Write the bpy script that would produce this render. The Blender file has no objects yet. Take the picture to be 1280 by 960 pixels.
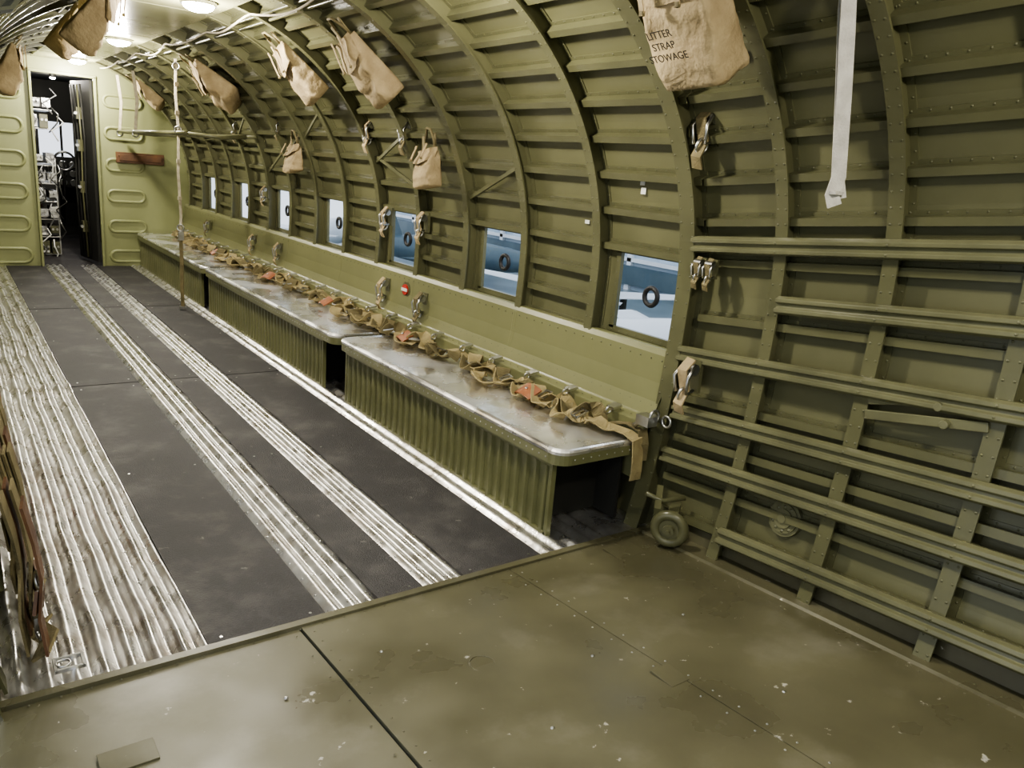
import bpy, math, random
from mathutils import Vector, Matrix, noise
random.seed(7)
S=1.4; CX=.84
R=.92; ZC=.72; B=1.67
scene=bpy.context.scene
try: scene.view_settings.look='AgX - Medium High Contrast'
except Exception: pass

# ------------------------------------------------------------------ materials
def newmat(name):
    m=bpy.data.materials.new(name); m.use_nodes=True
    nt=m.node_tree; b=nt.nodes['Principled BSDF']
    return m,nt,b
def noisy(name,c1,c2,scale=3,rough=.5,metal=0,bump=.1,bscale=30,chips=None,chipthr=.7,chipscale=25,detail=5,rough2=None,stretch=None,spec=.5,soft=.06,chips2=None,chip2thr=.6,chip2scale=2,chip2soft=.2):
    m,nt,b=newmat(name)
    tc=nt.nodes.new('ShaderNodeTexCoord')
    src=tc.outputs['Object']
    if stretch:
        mp=nt.nodes.new('ShaderNodeMapping'); mp.inputs['Scale'].default_value=stretch
        nt.links.new(src,mp.inputs['Vector']); src=mp.outputs['Vector']
    n=nt.nodes.new('ShaderNodeTexNoise'); n.inputs['Scale'].default_value=scale; n.inputs['Detail'].default_value=detail
    nt.links.new(src,n.inputs['Vector'])
    r=nt.nodes.new('ShaderNodeValToRGB')
    r.color_ramp.elements[0].position=.32; r.color_ramp.elements[1].position=.68
    r.color_ramp.elements[0].color=(*c1,1); r.color_ramp.elements[1].color=(*c2,1)
    nt.links.new(n.outputs['Fac'],r.inputs['Fac'])
    col=r.outputs['Color']
    for (cc,th,sc_,sf) in ((chips2,chip2thr,chip2scale,chip2soft),(chips,chipthr,chipscale,soft)):
        if not cc: continue
        n2=nt.nodes.new('ShaderNodeTexNoise'); n2.inputs['Scale'].default_value=sc_; n2.inputs['Detail'].default_value=8; n2.inputs['Roughness'].default_value=.65
        nt.links.new(src,n2.inputs['Vector'])
        r2=nt.nodes.new('ShaderNodeValToRGB'); r2.color_ramp.elements[0].position=th; r2.color_ramp.elements[1].position=th+sf
        nt.links.new(n2.outputs['Fac'],r2.inputs['Fac'])
        mx=nt.nodes.new('ShaderNodeMix'); mx.data_type='RGBA'
        nt.links.new(r2.outputs['Color'],mx.inputs['Factor']); nt.links.new(col,mx.inputs['A']); mx.inputs['B'].default_value=(*cc,1)
        col=mx.outputs['Result']
    nt.links.new(col,b.inputs['Base Color'])
    b.inputs['Metallic'].default_value=metal; b.inputs['Roughness'].default_value=rough
    b.inputs['Specular IOR Level'].default_value=spec
    if rough2 is not None:
        mr=nt.nodes.new('ShaderNodeMapRange'); mr.inputs['From Min'].default_value=.35; mr.inputs['From Max'].default_value=.65
        mr.inputs['To Min'].default_value=rough; mr.inputs['To Max'].default_value=rough2
        nt.links.new(n.outputs['Fac'],mr.inputs['Value']); nt.links.new(mr.outputs['Result'],b.inputs['Roughness'])
    if bump:
        n3=nt.nodes.new('ShaderNodeTexNoise'); n3.inputs['Scale'].default_value=bscale; n3.inputs['Detail'].default_value=3
        nt.links.new(src,n3.inputs['Vector'])
        bp=nt.nodes.new('ShaderNodeBump'); bp.inputs['Strength'].default_value=bump; bp.inputs['Distance'].default_value=.01
        nt.links.new(n3.outputs['Fac'],bp.inputs['Height']); nt.links.new(bp.outputs['Normal'],b.inputs['Normal'])
    return m
def flat(name,c,rough=.5,metal=0,em=None,ems=0):
    m,nt,b=newmat(name)
    b.inputs['Base Color'].default_value=(*c,1); b.inputs['Roughness'].default_value=rough; b.inputs['Metallic'].default_value=metal
    if em: b.inputs['Emission Color'].default_value=(*em,1); b.inputs['Emission Strength'].default_value=ems
    return m
M_skin=noisy('olive_skin_paint',(.118,.117,.062),(.155,.153,.080),1.6,.36,bump=.2,bscale=5)
M_rib=noisy('olive_rib_paint',(.098,.098,.051),(.130,.129,.068),4,.30,bump=.06,bscale=20)
M_panel=noisy('interior_green_panel',(.185,.187,.092),(.225,.225,.112),2,.32,bump=.06,bscale=7)
M_bulk=noisy('bulkhead_green',(.235,.25,.115),(.275,.29,.14),2,.42,bump=.05,bscale=8)
M_bench=noisy('bench_green',(.145,.148,.070),(.185,.187,.088),5,.32,bump=.08,bscale=20)
M_rail=noisy('rail_paint',(.122,.122,.070),(.172,.171,.097),6,.24,bump=.05,bscale=30)
M_aft=noisy('aft_floor_paint',(.088,.082,.048),(.140,.132,.078),2.6,.24,bump=.38,bscale=3.0,chips=(.48,.46,.40),chipthr=.665,chipscale=16,rough2=.46,chips2=(.20,.19,.14),chip2thr=.54,chip2scale=2.4,chip2soft=.25,soft=.03)
M_alum=noisy('scuffed_aluminium',(.88,.88,.88),(.97,.97,.97),4,.12,metal=.92,bump=.45,bscale=3.5,chips=(.80,.79,.77),chipthr=.60,chipscale=9,rough2=.42,soft=.12)
M_floor=noisy('corrugated_floor_metal',(.60,.59,.57),(.82,.81,.79),11,.22,metal=.9,bump=.18,bscale=24,chips=(.20,.16,.13),chipthr=.64,chipscale=42,rough2=.40,chips2=(.40,.35,.30),chip2thr=.48,chip2scale=6,chip2soft=.25)
M_mat=noisy('antiskid_mat',(.024,.022,.024),(.044,.041,.043),3,.58,bump=.5,bscale=220,chips=(.17,.16,.15),chipthr=.65,chipscale=18,chips2=(.10,.094,.092),chip2thr=.51,chip2scale=3,chip2soft=.22)
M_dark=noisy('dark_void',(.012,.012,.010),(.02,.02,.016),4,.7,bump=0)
M_steel=noisy('buckle_steel',(.35,.35,.34),(.6,.6,.58),12,.3,metal=1,bump=0)
M_khaki=noisy('khaki_webbing',(.29,.235,.115),(.44,.36,.19),14,.85,bump=.4,bscale=160)
M_drab=noisy('drab_webbing',(.13,.108,.052),(.23,.19,.095),14,.85,bump=.4,bscale=160)
M_canvas=noisy('tan_canvas',(.34,.26,.145),(.49,.385,.225),9,.9,bump=.6,bscale=50)
M_leather=noisy('tan_leather',(.24,.08,.032),(.36,.135,.055),14,.45,bump=.2,bscale=60)
M_brown=noisy('brown_leather',(.07,.035,.018),(.15,.07,.03),10,.5,bump=.2,bscale=50)
M_white=noisy('white_webbing',(.44,.42,.38),(.58,.56,.51),20,.85,bump=.4,bscale=150)
M_tan=noisy('tan_rope',(.30,.26,.18),(.48,.43,.32),20,.85,bump=.4,bscale=120)
M_rub=flat('black_rubber',(.012,.012,.013),.5)
M_ink=flat('stencil_ink',(.03,.025,.02),.8)
M_label=flat('white_label',(.75,.75,.7),.6)
M_red=flat('red_paint',(.5,.03,.02),.5)
M_lamp=flat('lamp_lens',(1,.95,.85),.3,em=(1,.96,.90),ems=120)
M_ceil=noisy('ceiling_panel_paint',(.20,.20,.11),(.26,.26,.145),3,.26,bump=.1,bscale=8)
M_equip=noisy('radio_grey',(.14,.14,.14),(.50,.50,.49),30,.4,metal=.4,bump=.1,bscale=40)
M_teal=noisy('hangar_floor_paint',(.13,.18,.21),(.22,.28,.32),.5,.3,bump=0)
M_hwall=noisy('hangar_wall_paint',(.34,.43,.52),(.52,.60,.68),.35,.7,bump=0)
M_plane=noisy('parked_aircraft_paint',(.74,.76,.79),(.84,.86,.87),1,.3,bump=0)
M_navy=noisy('dark_teal_paint',(.05,.09,.12),(.09,.14,.17),1,.35,bump=0)
gm=bpy.data.materials.new('window_pane'); gm.use_nodes=True; nt=gm.node_tree; nt.nodes.clear()
o=nt.nodes.new('ShaderNodeOutputMaterial'); t=nt.nodes.new('ShaderNodeBsdfTransparent'); g=nt.nodes.new('ShaderNodeBsdfGlossy'); g.inputs['Roughness'].default_value=.03
t.inputs['Color'].default_value=(.90,.95,.98,1)
mx=nt.nodes.new('ShaderNodeMixShader'); mx.inputs[0].default_value=.10
nt.links.new(t.outputs[0],mx.inputs[1]); nt.links.new(g.outputs[0],mx.inputs[2]); nt.links.new(mx.outputs[0],o.inputs['Surface'])
M_glass=gm

# ------------------------------------------------------------------ mesh builder (h units, X measured from doorway)
class G:
    def __init__(s): s.v=[]; s.f=[]; s.m=[]; s.s=[]
    def add(s,v,f,mi=0,sm=False):
        o=len(s.v); s.v+= [tuple(p) for p in v]
        for q in f: s.f.append([i+o for i in q]); s.m.append(mi); s.s.append(sm)
    def box(s,c,size,mi=0,rot=None):
        hx,hy,hz=[a/2 for a in size]; vs=[]
        for x in(-hx,hx):
            for y in(-hy,hy):
                for z in(-hz,hz):
                    p=Vector((x,y,z))
                    if rot: p=rot@p
                    vs.append(p+Vector(c))
        s.add(vs,[(0,1,3,2),(4,6,7,5),(0,4,5,1),(2,3,7,6),(0,2,6,4),(1,5,7,3)],mi)
    def frame(s,a,b,up):
        d=(Vector(b)-Vector(a)).normalized(); up=Vector(up)
        x=d.cross(up)
        if x.length<1e-4: x=d.cross(Vector((1,.3,.1)))
        x.normalize(); z=x.cross(d).normalized(); return d,x,z
    def beam(s,a,b,w,h,mi=0,up=(0,0,1)):
        d,x,z=s.frame(a,b,up); a=Vector(a); b=Vector(b)
        rows=[]
        for p in(a,b): rows.append([p+x*w/2+z*h/2,p-x*w/2+z*h/2,p-x*w/2-z*h/2,p+x*w/2-z*h/2])
        s.loft(rows,mi)
    def loft(s,rows,mi=0,closed=True,caps=True,sm=False):
        n=len(rows[0]); vs=[p for r in rows for p in r]; fs=[]
        for i in range(len(rows)-1):
            for j in range(n if closed else n-1):
                k=(j+1)%n
                fs.append((i*n+j,i*n+k,(i+1)*n+k,(i+1)*n+j))
        if caps and closed:
            fs.append(tuple(range(n))[::-1]); fs.append(tuple((len(rows)-1)*n+j for j in range(n)))
        s.add(vs,fs,mi,sm)
    def tube(s,path,r,mi=0,n=8,closed=False):
        P=[Vector(p) for p in path]; rows=[]; up=Vector((0,0,1)); L=len(P)
        px=None
        for i,p in enumerate(P):
            if closed: d=(P[(i+1)%L]-P[i-1])
            else: d=P[min(i+1,L-1)]-P[max(i-1,0)]
            d.normalize()
            if px is None:
                x=d.cross(up)
                if x.length<.05: x=d.cross(Vector((1,0,0)))
            else: x=px-d*px.dot(d)
            x.normalize(); px=x; z=x.cross(d)
            rows.append([p+(x*math.cos(a)+z*math.sin(a))*r for a in [2*math.pi*k/n for k in range(n)]])
        if closed: rows.append(rows[0])
        s.loft(rows,mi,sm=True,caps=not closed)
    def cyl(s,c,axis,r,h,mi=0,n=20,r2=None):
        a=Vector(axis).normalized(); x=a.orthogonal().normalized(); y=a.cross(x); c=Vector(c)
        r2=r if r2 is None else r2
        rows=[[c+a*(t*h)+(x*math.cos(k)+y*math.sin(k))*rr for k in [2*math.pi*i/n for i in range(n)]] for t,rr in((-.5,r),(.5,r2))]
        s.loft(rows,mi)
    def torus(s,c,axis,Rr,r,mi=0,n=24,sx=1):
        a=Vector(axis).normalized(); x=a.orthogonal().normalized(); y=a.cross(x); c=Vector(c)
        s.tube([c+x*math.cos(k)*Rr+y*math.sin(k)*Rr*sx for k in [2*math.pi*i/n for i in range(n)]],r,mi,8,True)
    def ribbon(s,path,wv,w,t=.003,mi=0):
        P=[Vector(p) for p in path]; rows=[]
        for i,p in enumerate(P):
            d=(P[min(i+1,len(P)-1)]-P[max(i-1,0)]).normalized()
            q=Vector(wv[i] if isinstance(wv,list) else wv); q=(q-d*q.dot(d)).normalized(); n=d.cross(q)
            rows.append([p+q*w/2+n*t/2,p-q*w/2+n*t/2,p-q*w/2-n*t/2,p+q*w/2-n*t/2])
        s.loft(rows,mi)
    def rivet(s,p,n,r=.004,mi=0):
        n=Vector(n).normalized(); x=n.orthogonal().normalized(); y=n.cross(x); p=Vector(p)
        vs=[p+(x*math.cos(k)+y*math.sin(k))*r for k in [math.pi/3*i for i in range(6)]]
        vs+=[p+n*r*.55+(x*math.cos(k)+y*math.sin(k))*r*.6 for k in [math.pi/3*i for i in range(6)]]
        fs=[(i,(i+1)%6,6+(i+1)%6,6+i) for i in range(6)]+[tuple(range(6,12))]
        s.add(vs,fs,mi,True)
    def obj(s,name,mats,parent=None,bevel=0,sub=0):
        W=[Vector(((p[0]-CX)*S,p[1]*S,p[2]*S)) for p in s.v]
        lo=Vector([min(p[i] for p in W) for i in range(3)]); hi=Vector([max(p[i] for p in W) for i in range(3)])
        c=(lo+hi)/2
        if parent is not None: c=parent.location.copy()
        me=bpy.data.meshes.new(name); me.from_pydata([p-c for p in W],[],s.f)
        for m in (mats if isinstance(mats,(list,tuple)) else [mats]): me.materials.append(m)
        me.polygons.foreach_set('material_index',s.m); me.polygons.foreach_set('use_smooth',s.s)
        me.validate(); me.update()
        import bmesh
        bm=bmesh.new(); bm.from_mesh(me); bmesh.ops.recalc_face_normals(bm,faces=bm.faces); bm.to_mesh(me); bm.free()
        ob=bpy.data.objects.new(name,me); scene.collection.objects.link(ob)
        if parent is not None: ob.parent=parent
        else: ob.location=c
        if bevel:
            md=ob.modifiers.new('bev','BEVEL'); md.width=bevel*S; md.segments=2; md.limit_method='ANGLE'
        return ob

# ------------------------------------------------------------------ fuselage profile
def pr(q,ins=0):
    if q>=0:
        t=q/R; x,z=R*math.cos(t),ZC+R*math.sin(t); n=(-math.cos(t),-math.sin(t))
    else:
        x=R*math.sqrt(1-(q/B)**2); z=ZC+q; nx,nz=-x/R**2,-q/B**2; l=math.hypot(nx,nz); n=(nx/l,nz/l)
    return x+ins*n[0],z+ins*n[1],n
def WP(q,Y,ins=0,side=1):
    x,z,n=pr(q,ins); d=max(0,1.45-Y)
    x*=1-.045*d; w=1 if z<.9 else max(.15,1-.85*(z-.9)/.74); z+=.1*d*w
    return (CX+side*x,Y,z)
def WN(q,side=1):
    n=pr(q)[2]; return Vector((side*n[0],0,n[1]))
QTOP=R*math.pi/2
ribsF=[1.49+.395*k for k in range(15)]
ribsA=[1.19,.90,.61,.32,.03,-.27,-.57]
wins=[(1.49+.79*k+.028,1.49+.79*k+.325) for k in range(7)]
YF=7.18; YB=-.8
ybr=sorted(set([YB,-.5,-.2,.1,.4,.7,1.0,1.2,1.40,1.45,YF]+[round(a,4) for w in wins for a in w]+ribsF))
def inwin(y0,y1,side):
    ym=(y0+y1)/2
    for i,w in enumerate(wins):
        if w[0]<ym<w[1] and not(side<0 and i==0): return True
    return False
def skin(name,qs,sides,mat):
    g=G()
    for side in sides:
        for i in range(len(ybr)-1):
            y0,y1=ybr[i],ybr[i+1]
            for j in range(len(qs)-1):
                q0,q1=qs[j],qs[j+1]; qm=(q0+q1)/2
                if -.17<qm<.08 and inwin(y0,y1,side): continue
                if side<0 and y0>=-.51 and y1<=1.41 and qm<.62: continue   # open cargo door
                g.add([WP(q0,y0,0,side),WP(q0,y1,0,side),WP(q1,y1,0,side),WP(q1,y0,0,side)],[(0,1,2,3)],0,True)
    return g.obj(name,mat)
qlow=[-.78,-.6,-.45,-.3,-.19,-.17,-.08,0,.08,.16,.24,.32,.40,.48,.56,.64,.72,.80]
qhi=[.80,.88,.96,1.04,1.12,1.20,1.28,1.36,QTOP]
WR=skin('wall_right',qlow,[1],M_skin)
skin('wall_left',qlow,[-1],M_skin)
skin('ceiling',qhi,[1,-1],M_skin)

# ribs
riv=G()
def rib(Y,dep,fl,q0R,q0L,depL=None):
    g=G(); path=[]
    n=44
    for i in range(n+1):
        q=q0R+(QTOP-q0R)*i/n; path.append((q,1,dep))
    m=44
    for i in range(1,m+1):
        q=QTOP+(q0L-QTOP)*i/m; dl=dep if (depL is None or q>.5) else depL; path.append((q,-1,dl))
    rows=[]
    for q,sd,dp in path:
        sec=[(0.0,-.022),(.004,-.022),(.004,-.005),(dp-.006,-.005),(dp-.006,-fl/2),(dp,-fl/2),(dp,fl/2),(dp-.006,fl/2),(dp-.006,.005),(.004,.005),(.004,.022),(0,.022)]
        rows.append([WP(q,Y+dy,ins,sd) for ins,dy in sec])
    g.loft(rows,0)
    for q,sd in [(q0R+.03+.04*k,1) for k in range(int((QTOP-q0R)/.04))]+[(.5+.06*k,-1) for k in range(15)]:
        nn=WN(q,sd)
        for dy in(-fl/2+.007,fl/2-.007): riv.rivet(WP(q,Y+dy,dep,sd),nn,.0033)
        if sd>0 and Y<4: riv.rivet(WP(q,Y-.016,.004,sd),nn,.0030)
    g.obj('fuselage_rib',M_rib)
for k,Y in enumerate(ribsF):
    rib(Y,.062 if k==0 else .050,.054 if k==0 else .036,-.74,-.70,.018 if k<2 else .04)
for Y in ribsA:
    rib(Y,.046,.036,-.745,.64 if Y<1.42 and Y>-.5 else -.7)

# stringers
g=G()
def stringer(q,y0,y1,side=1,dep=.026):
    sec=[(0,-.003),(dep,-.003),(dep,-.018),(dep+.004,-.018),(dep+.004,.003),(.004,.003),(.004,.014),(0,.014)]
    ys=[y0,y1] if y0>=1.45 or y1<=1.45 else [y0,1.45,y1]
    if y1<=1.45: ys=[y0+(y1-y0)*i/4 for i in range(5)]
    g.loft([[WP(q+dq,y,ins,side) for ins,dq in sec] for y in ys],0)
    y=y0+.03
    if side>0 and y0<3.5:
        while y<min(y1,4):
            riv.rivet(WP(q+.009,y,.004,side),WN(q,side),.0030); y+=.04
for side in(1,-1):
    for q in[.10,.215,.33,.445,.56,.675,.79,.905,1.02,1.135,1.25]:
        stringer(q,1.46,7.16,side)
        if side>0 or q>.63: stringer(q,-.78,1.45,side)
    stringer(-.190,1.50,7.16,side)
    for k in range(7):
        y0=1.885+.79*k
        for q in(-.095,.0): stringer(q,y0+.02,min(y0+.375,7.15),side)
for q in[-.06,-.18,-.30,-.42,-.54,-.64]: stringer(q,-.78,1.45,1)
g.obj('stringers',M_rib,parent=WR)
g=G()
for a,b in[((.19,2.66),(.33,2.30)),((.31,3.44),(.44,3.09)),((.19,3.05),(.33,3.42)),((.42,4.24),(.56,3.88)),((.31,4.63),(.44,4.28)),((.42,5.42),(.56,5.06)),((.19,5.03),(.33,4.67))]:
    g.beam(WP(a[0],a[1],.03),WP(b[0],b[1],.03),.014,.008,0,up=(1,0,0))
g.obj('diagonal_braces',M_rib,parent=WR)

# windows
def window(k,w,side,num):
    g=G(); y0,y1=w
    x=WP(-.04,2,0,side)[0]
    zt,zb=ZC+.08,ZC-.17; ym=(y0+y1)/2; zm=(zt+zb)/2
    n=Vector((-side,0,0)); xi=x-side*.004
    fw=.020
    for (c,sz) in [((xi,ym,zt+.003),(.014,y1-y0+2*fw,fw)),((xi,ym,zb-.003),(.014,y1-y0+2*fw,fw)),((xi,y0-.003,zm),(.014,fw,zt-zb)),((xi,y1+.003,zm),(.014,fw,zt-zb))]:
        g.box(c,sz,0)
    g.add([(x+side*.004,y0,zb),(x+side*.004,y1,zb),(x+side*.004,y1,zt),(x+side*.004,y0,zt)],[(0,1,2,3)],1)
    for a in range(9):
        yy=y0+(y1-y0)*a/8
        riv.rivet((xi-side*.007,yy,zt+.006),n,.0028); riv.rivet((xi-side*.007,yy,zb-.006),n,.0028)
    for a in range(1,7):
        zz=zb+(zt-zb)*a/7
        riv.rivet((xi-side*.007,y0-.006,zz),n,.0028); riv.rivet((xi-side*.007,y1+.006,zz),n,.0028)
    g.torus((x-side*.002,ym,zm),(1,0,0),.027,.008,2,24)
    g.obj('window_%d'%num,[M_rib,M_glass,M_rub])
num=1
for k,w in enumerate(wins): window(k,w,1,num); num+=1
for k,w in enumerate(wins[1:]): window(k,w,-1,num); num+=1

# lower sidewall fairing
g=G()
xs=[(.905,.537),(.868,.540),(.858,.522),(.852,.44),(.835,.36),(.815,.338),(.782,.332),(.782,.15),(.80,.15),(.80,.30),(.9,.51)]
ys=[1.50+ (7.16-1.50)*i/40 for i in range(41)]
g.loft([[(CX+x,y,z) for x,z in xs] for y in ys],0)
for y in[2.28,3.07,3.86,4.65,5.44,6.23]:
    g.loft([[(CX+x-.003,yy,z) for x,z in[(.860,.52),(.854,.44),(.838,.36)]]+[(CX+x+.004,yy,z) for x,z in[(.838,.36),(.854,.44),(.860,.52)]] for yy in(y-.012,y+.012)],0)
g.obj('sidewall_fairing',M_panel,parent=WR,bevel=.003)
y=1.53
while y<7.1:
    riv.rivet((CX+.856,y,.507),(-1,0,0),.0033); riv.rivet((CX+.836,y,.372),(-1,0,.3),.0033); riv.rivet((CX+.80,y,.337),(0,0,1),.003)
    y+=.045 if y<4 else .08

# ------------------------------------------------------------------ cargo floor (ridged sheet)
g=G()
def ridge(t):
    return (0.5-0.5*math.cos(2*math.pi*t))**.8
tracks=[(.633,.762),(.887,1.002),(1.256,1.69)]
def hgt(X,Y):
    f=0
    if X<.372:
        t=(X+.03)/.0475+.12*noise.noise(Vector((X*3,Y*4,9))); rr=ridge(t%1); f=.020*rr
        nz=noise.noise(Vector((X*12,Y*4,1.3)))+.45*noise.noise(Vector((X*20,Y*10,5)))
        f+=.007*nz*(.3+rr)
        if Y>3.54: f-=.004
        if abs(Y-3.54)<.02 or abs(Y-4.15)<.02: f+=.005
    else:
        for a,b in tracks:
            if a<X<b:
                n=3 if b-a<.2 else 9
                t=(X-a)/(b-a)*n; f=.004+.013*ridge(t%1)
                f+=.0022*noise.noise(Vector((X*14,Y*5,2)))
    return f
xs=[]; x=-.05
while x<1.70: xs.append(x); x+=.0055 if (x<.38 or .62<x<.77 or .88<x<1.01 or 1.25<x<1.5) else .03
ys=[]; y=1.435
while y<7.2: ys.append(y); y+=.010+.010*(y-1.4)
ys.append(7.2)
n=len(xs); vs=[(X,Y,hgt(X,Y)-.003) for Y in ys for X in xs]
fs=[(j*n+i,j*n+i+1,(j+1)*n+i+1,(j+1)*n+i) for j in range(len(ys)-1) for i in range(n-1)]
g.add(vs,fs,0,True)
FL=g.obj('floor',M_floor)
g=G()
for X in[.020,.115,.21,.305,.352,.64,.755,.895,.997,1.262]:
    y=1.47
    while y<6: g.rivet((X,y,hgt(X,y)-.004),(0,0,1),.0042); y+=.085
g.obj('floor_bolts',M_steel,parent=FL)
for a,b in[(.374,.631),(.764,.885),(1.004,1.254)]:
    g=G()
    for y0,y1 in[(1.44,3.535),(3.545,5.3),(5.31,7.18)]:
        g.box(((a+b)/2,(y0+y1)/2,.001),(b-a,y1-y0,.008),0)
        for yy in(y0+.05,(y0+y1)/2,y1-.05):
            for xx in(a+.03,b-.03): g.cyl((xx,yy,.0045),(0,0,1),.0035,.002,1,10)
    g.obj('antiskid_floor_mat',[M_mat,M_steel])

# ------------------------------------------------------------------ aft floor
def za(Y): return .012+.085*(1.45-Y)
g=G()
for a,b,dz in[(-.10,.5525,-.003),(.5575,1.1165,0),(1.1185,1.72,0)]:
    rows=[]
    for i in range(21):
        Y=-.8+(1.445+.8)*i/20; z=za(Y)+dz
        rows.append([(a,Y,z),(b,Y,z),(b,Y,z-.02),(a,Y,z-.02)])
    g.loft(rows,0)
def aftriv(x0,y0,x1,y1,st=.045,r=.0026,mi=0):
    L=math.hypot(x1-x0,y1-y0); n=int(L/st)
    for i in range(n+1):
        t=i/n; X=x0+(x1-x0)*t; Y=y0+(y1-y0)*t
        g.rivet((X,Y,za(Y)),(0,0,1),r,mi)
aftriv(.575,1.40,.575,-.4); aftriv(1.10,1.40,1.10,-.4,.06,.0028,1); aftriv(1.135,1.40,1.135,-.4,.06,.0028,1); aftriv(0,1.425,1.66,1.425,.05); aftriv(.535,1.4,.535,-.4,.09); aftriv(1.55,1.40,1.55,-.4)
g.box((.17,1.18,za(1.18)+.0),(.085,.055,.006),0)
g.torus((.81,1.10,za(1.10)),(0,0,1),.026,.0016,0,28)
g.cyl((.81,1.10,za(1.10)),(0,0,1),.024,.001,0,28)
for X,Y in[(.80,.86),(1.02,1.0),(.66,1.25),(1.32,1.02),(.44,1.2),(.9,.6),(1.25,.7)]: g.rivet((X,Y,za(Y)),(0,0,1),.0045,1)
g.box((1.46,1.36,za(1.36)+.001),(.10,.07,.005),0)
g.box((1.10,.86,za(.86)+.001),(.05,.06,.005),0)
g.beam((-.08,1.443,.010),(1.69,1.443,.010),.020,.020,0)
g.obj('aft_floor',[M_aft,M_steel],bevel=.0012)
g=G()
rows=[]
for i in range(12):
    Y=-.75+2.19*i/11; X=WP(-.70,Y)[0]
    rows.append([(X-.075,Y,za(Y)),(X-.07,Y,za(Y)+.006),(X-.008,Y,za(Y)+.008),(X-.002,Y,za(Y)+.05),(X+.01,Y,za(Y)+.05),(X+.01,Y,za(Y)-.01),(X-.075,Y,za(Y)-.01)])
g.loft(rows,0)
y=-.4
while y<1.4: riv.rivet((WP(-.70,y)[0]-.05,y,za(y)+.006),(0,0,1),.003); y+=.05
g.obj('trim_1',M_aft)

# ------------------------------------------------------------------ aft wall rails
rails=[(.868,1.47),(.713,1.17),(.542,1.47),(.370,1.45),(.238,1.45),(.073,1.18)]
for z0,ys_ in rails:
    g=G(); sec=[(0,-.024),(.012,-.024),(.024,-.018),(.024,-.008),(.014,-.004),(.014,.004),(.024,.008),(.024,.018),(.012,.024),(0,.024)]
    rows=[]
    for i in range(10):
        Y=ys_+(-.7-ys_)*i/9; q=z0-ZC
        rows.append([WP(q+dq,Y,.046+ins,1) for ins,dq in sec])
    g.loft(rows,0)
    for Y in ribsA:
        if Y<ys_:
            for dq in(-.012,.012): g.rivet(WP(z0-ZC+dq,Y,.07,1),WN(z0-ZC),.004,0)
    g.obj('cargo_rail',M_rail,bevel=.0015)

# ------------------------------------------------------------------ front bulkhead
g=G(); DL,DR,DT=.62,1.055,1.47
def hw(z):
    return R*math.sqrt(max(0,1-((z-ZC)/R)**2)) if z>ZC else R*math.sqrt(1-((z-ZC)/B)**2)
zs=[-.02]+[.1*i for i in range(1,15)]+[1.47,1.53,1.58,1.62,1.64]
YW=7.16
for i in range(len(zs)-1):
    a,b=zs[i],zs[i+1]
    if b<=1.471:
        g.add([(CX-hw(a),YW,a),(DL,YW,a),(DL,YW,b),(CX-hw(b),YW,b)],[(0,1,2,3)])
        g.add([(DR,YW,a),(CX+hw(a),YW,a),(CX+hw(b),YW,b),(DR,YW,b)],[(0,1,2,3)])
    else: g.add([(CX-hw(a),YW,a),(CX+hw(a),YW,a),(CX+hw(b),YW,b),(CX-hw(b),YW,b)],[(0,1,2,3)])
def stadium(x0,x1,z,h):
    r=h/2; P=[]
    for k in range(9): a=math.pi/2+math.pi*k/8; P.append((x0+r+r*math.cos(a),z+r*math.sin(a)))
    for k in range(9): a=-math.pi/2+math.pi*k/8; P.append((x1-r+r*math.cos(a),z+r*math.sin(a)))
    def ring(off,y): 
        out=[]
        for (X,Z) in P:
            cx=min(max(X,x0+r),x1-r); dx,dz=X-cx,Z-z; l=math.hypot(dx,dz) or 1
            out.append((cx+dx/l*(r-off),YW-y,z+dz/l*(r-off)))
        return out
    rows=[ring(0,0),ring(.008,.013),ring(.018,.013),ring(.026,.003)]
    g.loft(rows,0,caps=False,sm=True)
    g.add(rows[-1],[tuple(range(len(rows[-1])))],0)
for i in range(6):
    z=.055+.245*i
    hh=.135
    xl=max(.12,CX-hw(max(z,.0))+.1) if z<1.2 else .35
    stadium(xl,.565,z+.03,hh)
    if z<1.3: stadium(1.10,1.40,z+.03,hh*.85)
g.obj('wall_front',M_bulk)
g=G()
for X in(DL,DR): g.box((X,YW-.01,DT/2),(.018,.04,DT),0)
g.box(((DL+DR)/2,YW-.01,DT),(DR-DL+.02,.04,.022),0)
g.obj('trim_2',M_bulk,bevel=.003)
g=G()
pts=[WP(q,-.78,0,1) for q in qlow+qhi[1:]]+[WP(q,-.78,0,-1) for q in (qlow+qhi[1:])[::-1][1:]]
g.add(pts,[tuple(range(len(pts)))],0)
g.obj('wall_back',M_bulk)

# corridor / cockpit beyond the door
Y0,Y1=7.18,9.6
g=G()
g.add([(.42,Y0,0),(1.30,Y0,0),(1.30,Y1,0),(.42,Y1,0)],[(0,1,2,3)],0)
g.obj('cockpit_floor',M_mat)
g=G()
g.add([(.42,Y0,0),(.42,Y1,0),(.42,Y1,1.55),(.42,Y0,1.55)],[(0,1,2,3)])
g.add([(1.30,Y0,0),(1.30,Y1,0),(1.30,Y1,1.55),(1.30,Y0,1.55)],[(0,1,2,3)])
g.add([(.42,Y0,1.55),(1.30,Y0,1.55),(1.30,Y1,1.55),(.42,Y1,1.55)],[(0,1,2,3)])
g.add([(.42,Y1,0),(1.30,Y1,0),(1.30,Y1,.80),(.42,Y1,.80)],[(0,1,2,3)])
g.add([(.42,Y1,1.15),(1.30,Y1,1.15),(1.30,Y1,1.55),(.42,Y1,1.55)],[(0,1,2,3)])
g.box((.86,Y1,.97),(.03,.03,.36)); g.box((.66,Y1,.97),(.02,.03,.36)); g.box((1.08,Y1,.97),(.02,.03,.36))
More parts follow.
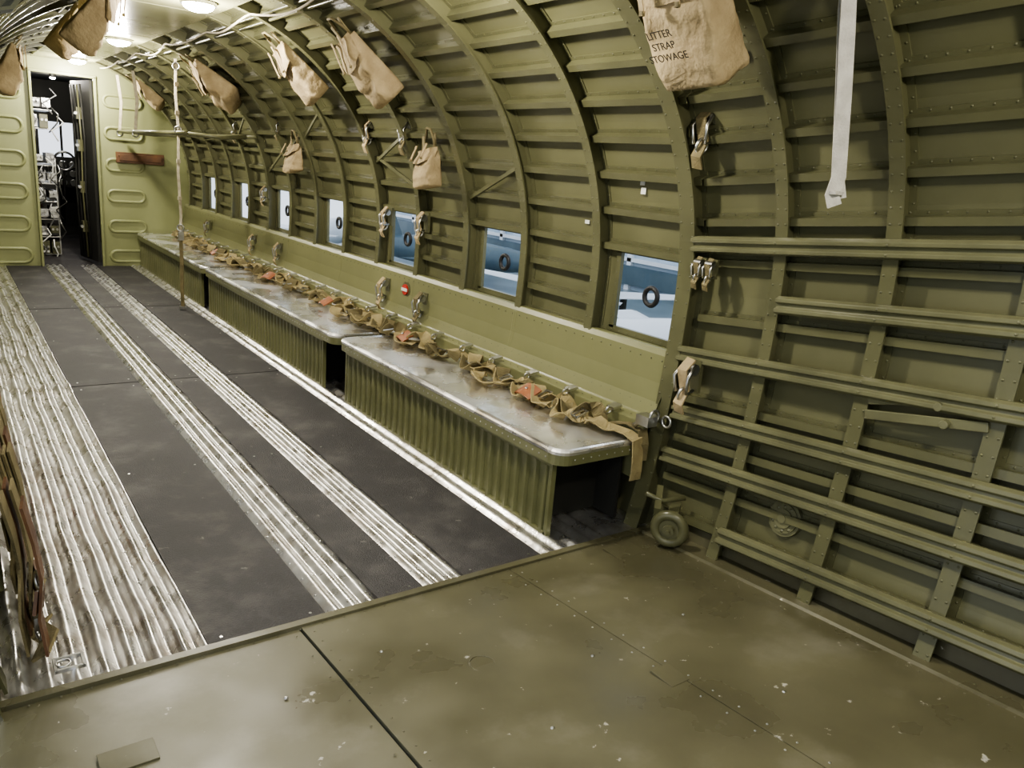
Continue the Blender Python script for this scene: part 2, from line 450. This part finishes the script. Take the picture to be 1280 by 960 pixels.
g.obj('cockpit_wall',M_dark)
g=G()
g.box((.86,9.35,.66),(.8,.12,.3),0)
for i in range(9):
    for j in range(3): g.cyl((.50+.09*i,9.285,.56+.09*j),(0,1,0),.034,.02,1,14)
g.box((.86,9.1,.35),(.20,.3,.5),0)
for i in range(6): g.tube([(.78+.03*i,9.0,.60),(.78+.03*i,8.93,.78)],.009,1); g.cyl((.78+.03*i,8.93,.79),(0,1,0),.018,.03,1,10)
for sx in(.66,1.02):
    g.torus((sx,8.95,.78),(0,1,.3),.09,.012,1,20); g.tube([(sx,8.95,.78),(sx,9.1,.4)],.015,1)
g.obj('instrument_panel',[M_dark,M_steel],bevel=.004)
g=G()
rr=random.Random(3)
for j in range(9):
    z=.06+.15*j
    if j==6: continue
    xm=.705 if j!=7 else .68
    g.box((xm,8.1,z-.05),(.24,.5,.010),1)
    for i in range(3):
        g.box((xm-.07+.075*i+rr.uniform(-.01,.01),7.95+rr.uniform(-.05,.05),z+.01),(.062,.24,rr.uniform(.05,.12)),rr.choice((0,0,1,2)))
        for a in range(2): g.cyl((xm-.085+.075*i+.03*a,7.80,z+.02),(0,1,0),.010,.03,1,10)
        g.box((xm-.07+.075*i,7.805,z-.02),(.045,.01,.018),rr.choice((1,3,4)))
g.box((.83,7.9,.40),(.012,.012,.8),1)
for k in range(24):
    z=rr.uniform(.1,.85) if k<18 else rr.uniform(1.15,1.4); x=rr.uniform(.62,.86)
    g.tube([(x,7.78,z),(x+rr.uniform(-.06,.06),7.74,z-.05),(x+rr.uniform(-.06,.06),7.75,z-.12),(x+rr.uniform(-.03,.03),7.78,z-.2)],.006,rr.choice((1,1,3,0,4)))
g.obj('radio_equipment_rack',[M_equip,M_steel,M_rib,M_label,M_dark],bevel=.002)
g=G()
g.beam((1.035,7.20,.74),(.955,7.62,.74),.02,1.42,0)
for z in(.3,.62,.95,1.2): g.box((.97,7.45,z),(.04,.10,.09),1); g.cyl((.945,7.42,z),(0,1,0),.012,.05,2,10)
for k in range(4):
    xx=.985-.012*k; g.tube([(xx,7.30+.08*k,.05),(xx-.01,7.31+.08*k,.6),(xx,7.30+.08*k,1.0),(xx-.01,7.31+.08*k,1.42)],.007,(0,1,0,0)[k])
g.obj('door_1',[M_dark,M_rib,M_steel])
g=G()
g.box((.66,8.75,.30),(.24,.28,.06)); g.box((.66,8.62,.50),(.24,.05,.40))
for dx in(-.09,.09):
    for dy in(-.1,.1): g.cyl((.66+dx,8.75+dy,.14),(0,0,1),.015,.28)
g.obj('pilot_seat',M_brown,bevel=.02)
g=G(); g.box((1.36,7.13,.885),(.36,.03,.085),0); g.box((1.36,7.112,.885),(.32,.01,.05),1); g.rivet((1.2,7.11,.9),(0,-1,0),.01,1)
g.obj('leather_pad_holder',[M_brown,M_brown],bevel=.006)

# ------------------------------------------------------------------ ceiling centre duct panel and lamps
g=G()
secs=[(-.23,1.612),(-.20,1.568),(.20,1.568),(.23,1.612)]
def duct(y0,y1):
    g.loft([[(CX+x,y,z+.0) for x,z in secs] for y in(y0,y1)],0)
    for x in(-.18,.18):
        y=y0+.04
        while y<y1: g.rivet((CX+x,y,1.568),(0,0,-1),.003); y+=.09
yy=1.5
while yy<7.1: duct(yy,min(yy+.56,7.15)); yy+=.57
duct(-.75,-.1); duct(-.09,.7); duct(.71,1.49)
g.obj('ceiling_panel',M_ceil,bevel=.002)
lampY=[.1,1.85,3.50,5.2,6.85]
for Y in lampY:
    g=G(); c=(.905,Y,1.563)
    g.cyl((c[0],Y,1.560),(0,0,1),.070,.014,0,28)
    rows=[]
    for k in range(6):
        a=math.pi/2*k/5; rr_=max(.002,.060*math.cos(a)); rows.append([(c[0]+rr_*math.cos(t),Y+rr_*math.sin(t),1.553-.026*math.sin(a)) for t in [2*math.pi*i/24 for i in range(24)]])
    g.loft(rows,1,sm=True)
    ob=g.obj('dome_lamp',[M_steel,M_lamp])
    l=bpy.data.lights.new('dome_bulb','POINT'); l.energy=70 if Y>1 else 56; l.color=(1,.935,.82); l.shadow_soft_size=.045
    lo=bpy.data.objects.new('dome_bulb',l); scene.collection.objects.link(lo); lo.parent=ob
    lo.location=(0,0,-.12)
for yy,e in((7.6,22),(8.6,20)):  # the farther one is an added fill, brightening the clutter beyond the door
    g=G(); g.cyl((.93,yy,1.535),(0,0,1),.03,.03,0,16); g.cyl((.93,yy,1.515),(0,0,1),.022,.012,1,16)
    ob=g.obj('passage_lamp_and_fill',[M_steel,M_lamp])
    l=bpy.data.lights.new('passage_bulb_and_fill','POINT'); l.energy=e; l.color=(1,.94,.85); l.shadow_soft_size=.03
    lo=bpy.data.objects.new('passage_bulb_and_fill',l); scene.collection.objects.link(lo); lo.parent=ob; lo.location=(0,0,-.09)
g=G()
def wav(p0,p1,amp,n=40,fr=18,ph=0):
    P=[]
    for i in range(n+1):
        t=i/n; p=Vector(p0).lerp(Vector(p1),t)
        p.z-=amp*abs(math.sin(fr*t+ph)); p.x+=amp*.5*math.sin(fr*1.3*t+ph); P.append(p)
    return P
g.tube(wav((1.10,2.7,1.545),(1.08,6.9,1.55),.03,70,18),.0045,0)
g.obj('overhead_rope',M_tan)
g=G()
for dx,z in[(.30,1.555),(.335,1.54),(-.3,1.555),(-.34,1.54)]:
    g.tube([(CX+dx,-.7,z),(CX+dx,3,z),(CX+dx,7.1,z)],.007,0)
g.obj('overhead_conduits',M_rib)

# ------------------------------------------------------------------ benches
def bench(y0,y1,p0,p1):
    g=G(); x0,x1=1.305,1.622
    def outline(ins,n=7,rc=.05):
        P=[]
        r=rc-ins
        for k in range(n): a=math.pi+math.pi/2*k/(n-1); P.append((x0+rc+r*math.cos(a),y0+rc+r*math.sin(a)))
        P.append((x1,y0+ins)); P.append((x1,y1-ins))
        for k in range(n): a=math.pi/2+math.pi/2*k/(n-1); P.append((x0+rc+r*math.cos(a),y1-rc+r*math.sin(a)))
        return P
    def lay(z,ins): return [(x,y,z) for x,y in outline(ins)]
    g.loft([lay(.270,0),lay(.279,-.0015),lay(.284,.003),lay(.287,.009),lay(.2835,.017),lay(.283,.022)],0)
    nx,ny=14,int((y1-y0)/.03); vs=[]
    for j in range(ny+1):
        for i in range(nx+1):
            X=x0+.022+(x1-x0-.022)*i/nx; Y=y0+.022+(y1-y0-.044)*j/ny
            if (i==0 and (j==0 or j==ny)): X+=.008
            e=min(i,nx-i,j,ny-j); k=min(1,e/3)
            vs.append((X,Y,.2834+k*(.0034*noise.noise(Vector((X*9,Y*5,3)))+.0020)))
    g.add(vs,[(j*(nx+1)+i,j*(nx+1)+i+1,(j+1)*(nx+1)+i+1,(j+1)*(nx+1)+i) for j in range(ny) for i in range(nx)],0,True)
    g.loft([lay(.240,.006),lay(.240,.001),lay(.271,.001),lay(.271,.006)],1)
    y=y0+.06
    while y<y1-.05: g.rivet((x0+.001,y,.255),(-1,0,0),.0028,2); y+=.03
    x=x0+.06
    while x<x1: g.rivet((x,y0+.001,.255),(0,-1,0),.0028,2); x+=.03
    X=1.333
    n=int((p1-p0)/.046); st=(p1-p0)/n
    prof=[(p0,0)]
    for i in range(n):
        a=p0+st*i; prof+=[(a+st*.28,0),(a+st*.38,-.010),(a+st*.62,-.010),(a+st*.72,0)]
    prof.append((p1,0))
    g.loft([[(X+d,y,z) for y,d in prof] for z in(.022,.222)],1,closed=False,caps=False)
    g.loft([[(X,y,.222) for y,d in prof],[(X+d,y,.222) for y,d in prof]],1,closed=False,caps=False)
    g.box((X+.004,(p0+p1)/2,.125),(.006,p1-p0,.25),1)
    g.box((X-.003,(p0+p1)/2,.011),(.012,p1-p0,.022),1)
    g.box((X-.003,(p0+p1)/2,.232),(.010,p1-p0,.02),1)
    for yy in(p0,p1): g.box((X-.001,yy,.125),(.016,.014,.25),1)
    for yy in(p0+.10,p1-.08): g.box((1.49,yy,.13),(.30,.008,.24),3)
    g.box((1.60,(p0+p1)/2,.14),(.01,p1-p0,.26),3)
    g.obj('troop_bench',[M_alum,M_bench,M_steel,M_dark])
bench(1.497,2.985,1.55,2.935)
bench(3.03,5.06,3.19,5.02)
bench(5.10,7.13,5.20,7.10)

# ------------------------------------------------------------------ seat belts
def belt(y,L,mat,leather,seed):
    rnd=random.Random(seed); g=G()
    def rib_(y0,y1,x0,amp,wd,mi,zoff=0):
        n=26; P=[]; Wv=[]
        f=rnd.uniform(8,14); ph=rnd.uniform(0,6)
        for i in range(n+1):
            t=i/n; yy=y0+(y1-y0)*t
            z=.296+zoff+amp*(math.sin(f*t+ph)*.5+.5)*(.4+.6*math.sin(math.pi*t))
            xx=x0+.030*math.sin(f*.6*t+ph*1.7)
            P.append((xx,yy,z)); tw=.28*math.sin(f*.8*t+ph)-.25
            Wv.append((math.cos(tw),.5*math.sin(4*t+ph),math.sin(tw)))
        g.ribbon(P,Wv,wd,.0035,mi)
    x=1.565
    rib_(y,y+L,x+rnd.uniform(-.015,.015),.032,.054,0)
    rib_(y+L*.15,y+L*.95,x+rnd.uniform(-.05,.01),.045,.050,3,.006)
    if rnd.random()<.5: rib_(y+L*.4,y+L*1.2,x+rnd.uniform(-.08,-.03),.026,.050,0,.002)
    bc=Vector((x-.035+rnd.uniform(-.02,.03),y+L*.5,.325))
    rot=Matrix.Rotation(rnd.uniform(-.5,.5),3,'Z')@Matrix.Rotation(rnd.uniform(-.5,.3),3,'Y')
    for dx,dy,sx,sy in[(0,.02,.046,.005),(0,-.02,.046,.005),(.02,0,.005,.04),(-.02,0,.005,.04),(0,.004,.046,.005)]:
        g.box(bc+rot@Vector((dx,dy,0)),(sx,sy,.005),1,rot)
    if leather:
        lc=Vector((x-.055,y+L*.72,.322)); rr=Matrix.Rotation(rnd.uniform(-.4,.4),3,'Z')@Matrix.Rotation(-.5,3,'Y')
        P=[lc+rr@Vector((0,-.042+.017*i,.012*math.sin(math.pi*i/5))) for i in range(6)]
        g.ribbon(P,rr@Vector((1,0,0)),.055,.006,2)
        g.rivet(lc+rr@Vector((0,0,.016)),(0,0,1),.006,1)
    g.beam((1.60,y+L*.3,.345),(1.635,y+L*.3,.352),.03,.008,1)
    g.torus((1.595,y+L*.3,.338),(0,1,.3),.012,.003,1,14)
    g.obj('safety_belt',[mat,M_steel,M_leather,M_drab if seed%2 else M_khaki],bevel=0)
y=1.56; i=0
while y<6.9:
    L=random.uniform(.20,.26)
    belt(y,L,M_khaki if i%4!=3 else M_drab,(i in(1,5,9,13,18)),i+11); y+=L*.96; i+=1
g=G()
g.ribbon([(1.56,1.66,.30),(1.565,1.58,.305),(1.58,1.52,.302),(1.59,1.488,.288),(1.593,1.482,.24),(1.592,1.478,.19),(1.59,1.48,.165)],(1,.1,0),.046,.004,0)
g.ribbon([(1.60,1.62,.30),(1.615,1.55,.318),(1.62,1.50,.31),(1.618,1.487,.27),(1.615,1.485,.22)],(1,-.1,0),.036,.004,1)
g.box((1.62,1.49,.345),(.04,.05,.03),2); g.torus((1.63,1.47,.36),(0,1,0),.018,.004,2); g.torus((1.65,1.44,.35),(1,0,0),.016,.004,2)
g.tube([(1.60,1.52,.32),(1.64,1.49,.36),(1.68,1.47,.33)],.008,2)
g.obj('safety_belt',[M_khaki,M_drab,M_steel])

# ------------------------------------------------------------------ canvas bags
def bag(q,Y,ht,wd,th,side=1,grav=.45,text=False,seed=0,ins=.055,name='stowage_bag',tilt=0):
    g=G()
    A=Vector(WP(q,Y,ins,side)); N=WN(q,side); U=Vector((0,-side,0))
    T=Vector((side*abs(N.z),0,-abs(N.x)))
    D=(T*(1-grav)+Vector((0,0,-1))*grav+Vector((0,tilt,0))).normalized()
    U=(U-D*U.dot(D)).normalized()
    Nn=U.cross(-D).normalized()
    if Nn.dot(N)<0: Nn=-Nn
    def loc(u,v,n): return A+U*u+D*v+Nn*n
    rows=[]; nv=22; nu=40
    for i in range(nv+1):
        v=i/nv; 
        w=wd*(.90+.12*math.sin(math.pi*min(1,v*.9))) ; t=th*(.35+.75*math.sin(math.pi*.5*min(1,v*1.25)))
        if i==nv: w*=.90; t*=.80
        if i==nv-1: w*=.98; t*=.97
        row=[]
        for k in range(nu):
            a=2*math.pi*k/nu; ca,sa=math.cos(a),math.sin(a)
            u=w/2*math.copysign(abs(ca)**.22,ca); n=t/2*math.copysign(abs(sa)**.32,sa)
            p=loc(u,v*ht,n+t/2)
            nz=noise.noise(p*12+Vector((seed,0,0)))*.020+abs(noise.noise(p*24))*.020-.008
            row.append(p+Nn*nz*(1 if sa>0 else .2)+U*nz*.7)
        rows.append(row)
    g.loft(rows,0,sm=True)
    fl=.34 if text else .40
    fr=[]
    for i in range(11):
        v=i/10; row=[]
        for k in range(15):
            kk=abs(k/14-.5)*2
            u=(k/14-.5)*wd*1.04; vv=-.012+v*ht*fl*(1-.25*kk**2)
            t=th*(.35+.75*math.sin(math.pi*.5*min(1,max(0,vv/ht)*1.25)))
            p=loc(u,vv,t*1.0+.014-.016*kk**6); p+=Nn*(noise.noise(p*18)*.014)
            row.append(p)
        fr.append(row)
    g.loft(fr,0,closed=False,caps=False,sm=True)
    g.loft([[p-Nn*.004 for p in r] for r in fr],0,closed=False,caps=False,sm=True)
    for uu in(-.28,.28):
        P=[loc(uu*wd,-.03+ht*.08*i,th*(.35+.75*math.sin(math.pi*.5*min(1,max(0,.08*i-.03)*1.25)))*1.0+.022) for i in range(6)]
        g.ribbon(P,U,.013,.003,0)
        g.box(P[-1],(.008,.010,.010),1)
    P=[loc(wd*.42,0,.02),loc(wd*.52,-.04,.03),loc(wd*.45,-.08,.035),loc(wd*.2,-.09,.03),loc(0,-.05,.02)]
    g.tube(P,.005,1)
    g.ribbon([loc(-wd*.3,-.07,.005),loc(-wd*.3,0,.012),loc(-wd*.3,.03,.03)],U,.02,.004,1)
    g.ribbon([loc(wd*.3,-.07,.005),loc(wd*.3,0,.012),loc(wd*.3,.03,.03)],U,.02,.004,1)
    ob=g.obj(name,[M_canvas,M_drab,M_steel])
    if text:
        for li,s in enumerate(['LITTER','STRAP','STOWAGE']):
            cu=bpy.data.curves.new('stencil','FONT'); cu.body=s; cu.size=.023*S; cu.align_x='CENTER'; cu.extrude=.0005; cu.materials.append(M_ink)
            to=bpy.data.objects.new('stencil_text',cu); scene.collection.objects.link(to)
            p=loc(-.005,ht*(.47+.095*li),th*1.1+.020); pw=Vector(((p.x-CX)*S,p.y*S,p.z*S))
            right=Vector((0,-1,0)); right=(right-D*right.dot(D)).normalized(); up=-D; nn=right.cross(up)
            m=Matrix((right,up,nn)).transposed().to_4x4(); m.translation=pw-ob.location
            to.parent=ob; to.matrix_local=m
    return ob
bag(.975,1.25,.27,.185,.10,1,.35,True,1,tilt=-.06)
bag(.93,2.93,.26,.18,.09,1,.20,False,2,tilt=-.24)
bag(.95,3.60,.25,.18,.085,1,.20,False,3,tilt=-.24)
bag(.94,5.00,.26,.32,.10,1,.05,False,4,tilt=-.5)
bag(.92,6.75,.21,.24,.08,1,.1,False,5,tilt=-.3)
bag(1.10,3.22,.22,.22,.10,-1,.45,False,6,tilt=.45)
bag(1.08,3.75,.20,.22,.09,-1,.45,False,12,tilt=.2)
bag(.9,5.0,.24,.26,.10,-1,.5,False,8)
bag(.375,2.86,.140,.15,.065,1,.8,False,9,ins=.05,name='canvas_pouch',tilt=-.15)
bag(.36,4.38,.13,.17,.065,1,.8,False,10,ins=.05,name='canvas_pouch',tilt=-.15)
g=G()
c=Vector((.50,3.45,1.50))
P=[c+Vector((.05*math.sin(a),.08*math.cos(a),-.04+.055*math.sin(a+.6))) for a in [2*math.pi*i/20 for i in range(20)]]
g.tube(P,.007,0,8,True); g.ribbon([(.50,3.50,1.56),(.49,3.48,1.50),(.48,3.45,1.44)],(1,0,0),.025,.004,0)
g.obj('hanging_strap',M_khaki)

# ------------------------------------------------------------------ litter brackets
def bracket(X,Y,Z,kind=0,sc=1,seed=0):
    g=G(); c=Vector((X,Y,Z)); s=sc
    g.box(c+Vector((.012,0,0))*s,Vector((.010,.032,.075))*s,2)
    g.cyl(c+Vector((-.012,0,.018*s)),(0,1,0),.013*s,.034*s,1,14)
    g.tube([c+Vector(p)*s for p in((-.01,-.016,.03),(-.035,-.02,.0),(-.03,-.016,-.035),(-.005,-.014,-.03))],.004*s,1)
    g.tube([c+Vector(p)*s for p in((-.01,.016,.03),(-.035,.02,.0),(-.03,.016,-.035),(-.005,.014,-.03))],.004*s,1)
    g.torus(c+Vector((-.02,0,-.04))*s,(0,1,.2),.016*s,.0035*s,1,16)
    m=[0,3,3][kind]
    g.ribbon([c+Vector(p)*s for p in((-.008,0,.04),(-.030,.004,.015),(-.022,-.004,-.03),(-.034,0,-.062),(-.02,.004,-.085))],(0,1,0),.026*s,.004*s,m)
    g.obj('litter_clamp',[M_canvas,M_steel,M_rib,M_drab])
for i,(x,y,z,k,s) in enumerate([(1.65,1.43,1.165,1,1.25),(1.65,3.44,1.15,0,1.2),(1.65,3.08,1.15,1,1.2),(1.69,3.32,.77,0,1.1),(1.69,2.98,.775,0,1.1),(1.68,3.30,.44,0,1.2),(1.68,2.94,.43,1,1.2),
    (1.67,1.39,.50,0,1.25),(1.69,1.43,.80,1,.7),(1.69,1.39,.80,1,.7),(1.68,5.24,.44,0,1.1),(1.68,4.75,.44,0,1.1),(1.65,5.45,1.17,1,1.3),(1.65,4.65,1.17,1,1),(1.69,5.03,.77,0,1),(1.67,6.3,.44,1,1)]): bracket(x,y,z,k,s,i)

g=G()
g.torus((1.575,1.31,.085),(.85,.5,0),.040,.015,1,28)
g.cyl((1.575,1.31,.085),(.85,.5,0),.038,.014,1,24); g.cyl((1.568,1.306,.085),(.85,.5,0),.016,.028,1,18); g.cyl((1.562,1.302,.085),(.85,.5,0),.006,.036,1,12)
g.beam((1.60,1.33,.085),(1.66,1.37,.12),.03,.02,1); g.beam((1.56,1.35,.12),(1.64,1.42,.15),.018,.03,1); g.tube([(1.56,1.40,.16),(1.60,1.37,.14),(1.66,1.34,.15)],.007,1)
g.obj('caster_wheel',[M_rub,M_rib,M_steel])
g=G()
c=Vector(WP(-.55,1.03,.012)); n=WN(-.53)
for rr,h,mi in((.046,.012,0),(.038,.02,0),(.025,.03,0),(.011,.04,0)): g.cyl(c,n,rr,h,mi,26)
x=n.orthogonal().normalized(); y=n.cross(x)
for k in range(10):
    a=2*math.pi*k/10; g.rivet(c+n*.010+(x*math.cos(a)+y*math.sin(a))*.031,n,.005,0)
g.obj('round_fitting',[M_rail,M_steel])
g=G()
g.beam(WP(-.205,.88,.05),WP(-.165,.64,.05),.010,.022,0,up=(0,0,1)); g.beam(WP(-.240,.88,.05),WP(-.215,.62,.05),.010,.022,0)
g.cyl(WP(-.19,.72,.055),(1,0,0),.01,.03,0,12); g.cyl(WP(-.225,.70,.055),(1,0,0),.01,.03,0,12)
g.obj('hinge_bars',M_rail,bevel=.002)
g=G()
for (q,Y,w,h) in[(.30,1.71,.018,.016),(.275,1.71,.020,.020),(.155,1.98,.022,.012)]:
    p=WP(q,Y,.006); g.box(p,(.002,w,h),0)
g.obj('instruction_placards',M_label)

# hanging white strap
g=G()
P=[(1.375,.93,1.50),(1.385,.925,1.40),(1.40,.918,1.30),(1.412,.91,1.20),(1.420,.905,1.12),(1.428,.90,1.05),(1.425,.905,1.015),(1.432,.90,.995)]
g.ribbon(P,[(.75,-.6,0),(.8,-.55,0),(.7,-.65,0),(.8,-.5,0),(.7,-.7,0),(.8,-.5,0),(.8,-.5,0),(.8,-.5,0)],.028,.005,0)
P2=[(1.39,.94,1.50),(1.40,.935,1.35),(1.418,.92,1.2),(1.43,.912,1.10),(1.440,.905,1.04),(1.448,.90,1.01)]
g.ribbon(P2,(.7,-.65,.1),.022,.004,0)
g.box((1.430,.90,1.02),(.028,.016,.007),0)
g.obj('hanging_strap',[M_white,M_steel])
# litter with vertical strap
g=G()
X=1.195
g.ribbon([(X,5.15,1.50),(X-.006,5.15,1.3),(X+.006,5.15,1.1),(X-.003,5.15,.85),(X+.006,5.15,.60),(X,5.15,.50)],(.8,-.6,0),.017,.004,0)
g.ribbon([(X,5.15,.50),(X+.003,5.15,.3),(X,5.15,.12),(X+.003,5.15,.02)],(.8,-.6,0),.022,.005,1)
g.torus((X,5.145,.52),(.6,.8,0),.02,.005,2); g.box((X,5.14,.47),(.03,.02,.05),2); g.box((X,5.15,.018),(.035,.035,.02),2); g.torus((X,5.14,1.46),(.6,.8,0),.02,.005,2)
g.torus((X,5.14,1.10),(.6,.8,0),.02,.006,2)
for z in(1.36,1.2,.92,.7): g.box((X,5.145,z),(.022,.014,.022),0)
g.obj('litter_strap',[M_tan,M_drab,M_steel])
for Y in(7.0,6.4):
    g=G(); g.ribbon([(X,Y,1.50),(X+.02,Y,1.3),(X,Y,1.08)],(.8,-.6,0),.022,.005,0); g.torus((X,Y,1.07),(.6,.8,0),.022,.006,1)
    g.obj('litter_strap',[M_tan,M_steel])
g=G()
g.tube([(X,4.95,1.085),(X,7.08,1.085)],.013,0); g.tube([(1.60,4.95,1.10),(1.60,7.08,1.10)],.013,0)
for Y in(5.1,6.3,7.0): g.tube([(X,Y,1.085),(1.45,Y,1.08),(1.68,Y,1.11)],.013,0)
g.ribbon([(X+.02,5.3,1.085),(1.4,5.3,1.06),(1.6,5.3,1.1)],(0,1,0),.05,.004,0)
g.obj('litter_frame',[M_rib])

# left folded bench with straps/belts
g=G()
for y0,y1 in[(1.80,3.0),(3.1,5.0),(5.1,7.1)]:
    g.box((.030,(y0+y1)/2,.20),(.018,y1-y0,.30),0)
g.obj('folded_bench',[M_bench],bevel=.005)
for i,(y,m) in enumerate([(1.58,M_brown),(1.80,M_drab),(2.02,M_brown),(2.3,M_drab),(2.62,M_leather),(3.0,M_brown)]):
    g=G(); rnd=random.Random(i+40)
    for k in range(4):
        x0=.052+.010*k; yo=y+rnd.uniform(-.06,.07)
        P=[(x0-.01,yo,.36),(x0+.004,yo+.01,.28),(x0+.012,yo+rnd.uniform(-.03,.03),.20),(x0+.004,yo+rnd.uniform(-.03,.03),.12),(x0+.012,yo+rnd.uniform(-.05,.05),.045)]
        g.ribbon(P,(.15,1,.1),.045,.005,0 if k%2 else 2)
    g.box((.082,y,.10),(.012,.045,.035),1,Matrix.Rotation(.3,3,'X')); g.torus((.085,y+.02,.055),(1,.2,0),.018,.004,1); g.torus((.088,y-.03,.19),(1,.2,0),.018,.004,1)
    P=[(.078,y-.06,.16),(.095,y,.14),(.084,y+.07,.17)]
    g.ribbon(P,(.1,0,1),.045,.006,0)
    P=[(.08,y-.05,.04),(.10,y,.05),(.085,y+.06,.035),(.10,y+.10,.03)]
    g.ribbon(P,(.8,0,.6),.04,.006,2)
    g.obj('safety_belt',[m,M_steel,M_drab])
g=G()
c=Vector((.125,1.52,.018)); 
for dx,dy,sx,sy in[(0,.02,.05,.006),(0,-.02,.05,.006),(.024,0,.006,.046),(-.024,0,.006,.046)]: g.box(c+Vector((dx,dy,0)),(sx,sy,.008),0)
g.torus((.115,1.52,.02),(0,0,1),.012,.003,0); g.obj('tiedown_ring',M_steel,bevel=.002)
g=G(); p=(1.700,3.12,.46); g.cyl(p,(1,0,0),.036,.02,0,20); g.cyl((p[0]-.012,p[1],p[2]),(1,0,0),.024,.01,1,16); g.box((p[0]-.018,p[1],p[2]),(.004,.05,.014),2); g.obj('oxygen_regulator',[M_rib,M_red,M_label])

riv.obj('rivets',M_rib,parent=WR)

# ------------------------------------------------------------------ outside museum hangar
g=G(); g.add([(-12,-14,-1.7),(22,-14,-1.7),(22,30,-1.7),(-12,30,-1.7)],[(0,1,2,3)]); g.obj('hangar_floor',M_teal)
g=G(); g.box((15,10,1.2),(.2,44,6),0)
for i in range(20): g.box((14.85,-11+2*i,1.2),(.1,.16,6),1)
for z in(-.9,-.3,.9,1.6): g.box((14.85,10,z),(.1,44,.10),1)
g.box((14.8,10,-1.3),(.1,44,.5),2)
g.obj('hangar_wall',[M_hwall,M_plane,M_navy])
def aircraft(c,ax,sc,mats):
    g=G(); c=Vector(c); ax=Vector(ax).normalized(); rows=[]
    x=ax.cross(Vector((0,0,1)))
    for i in range(15):
        t=i/14; r=(.75*math.sin(math.pi*min(1,.08+t*.95))**.55+.03)*sc
        p=c+ax*(-5+10*t)*sc
        rows.append([p+(x*math.cos(a)+Vector((0,0,1))*math.sin(a))*r for a in [2*math.pi*k/20 for k in range(20)]])
    g.loft(rows,0,sm=True)
    for sg in(1,-1):
        g.loft([[c+(x*sg*.4+ax*a+Vector((0,0,b-.3)))*sc for a,b in((1,0),(.5,.12),(-1,.02),(-1,-.02),(.5,-.08))],[c+(x*sg*5+ax*a*.5+Vector((0,0,b*.4+.1)))*sc for a,b in((1,0),(.5,.12),(-1,.02),(-1,-.02),(.5,-.08))]],0)
        g.loft([[c+(x*sg*.2+ax*(a*.5-4.3)+Vector((0,0,b+.1)))*sc for a,b in((1,0),(-.6,.03),(-.6,-.03))],[c+(x*sg*1.8+ax*(a*.3-4.4)+Vector((0,0,b+.1)))*sc for a,b in((1,0),(-.6,.03),(-.6,-.03))]],0)
        g.cyl(c+(x*sg*1.2+Vector((0,0,-1.2)))*sc,x,.3*sc,.2*sc,1,20); g.beam(c+(x*sg*1.2+Vector((0,0,-1.2)))*sc,c+(x*sg*1.2+Vector((0,0,-.3)))*sc,.1,.1,1)
    g.loft([[c+(ax*(a-4.3)+x*b+Vector((0,0,.3)))*sc for a,b in((.9,0),(-.6,.05),(-.6,-.05))],[c+(ax*(a*.5-4.5)+x*b*.5+Vector((0,0,1.6)))*sc for a,b in((.9,0),(-.6,.05),(-.6,-.05))]],0)
    g.obj('parked_aircraft',mats)
aircraft((8.2,6.9,-1.05),(.93,-.35,0),.48,[M_plane,M_rub])
aircraft((10.5,11.5,-1.0),(.8,.6,0),.50,[M_plane,M_rub])
aircraft((10.5,16.5,-1.0),(.5,-.86,0),.5,[M_navy,M_rub])
aircraft((9.5,22,-1.0),(.7,.7,0),.5,[M_plane,M_rub])

# ------------------------------------------------------------------ world
w=bpy.data.worlds.new('museum'); scene.world=w; w.use_nodes=True
bg=w.node_tree.nodes['Background']; bg.inputs['Color'].default_value=(.86,.91,1,1); bg.inputs['Strength'].default_value=1.7

# ------------------------------------------------------------------ camera
cam=bpy.data.cameras.new('camera'); co=bpy.data.objects.new('camera',cam); scene.collection.objects.link(co)
cam.sensor_width=36; cam.lens=36*965/1280; cam.clip_start=.01
d1=Vector((-725,-322,965)).normalized(); d2=Vector((1350,-145,965)); d2=(d2-d1*d2.dot(d1)).normalized(); d3=d2.cross(d1)
right=Vector((d2.x,d1.x,d3.x)); down=Vector((d2.y,d1.y,d3.y)); fwd=Vector((d2.z,d1.z,d3.z))
m=Matrix((right,-down,-fwd)).transposed().to_4x4(); m.translation=Vector(((0-CX)*S,0,S))
co.matrix_world=m
scene.camera=co
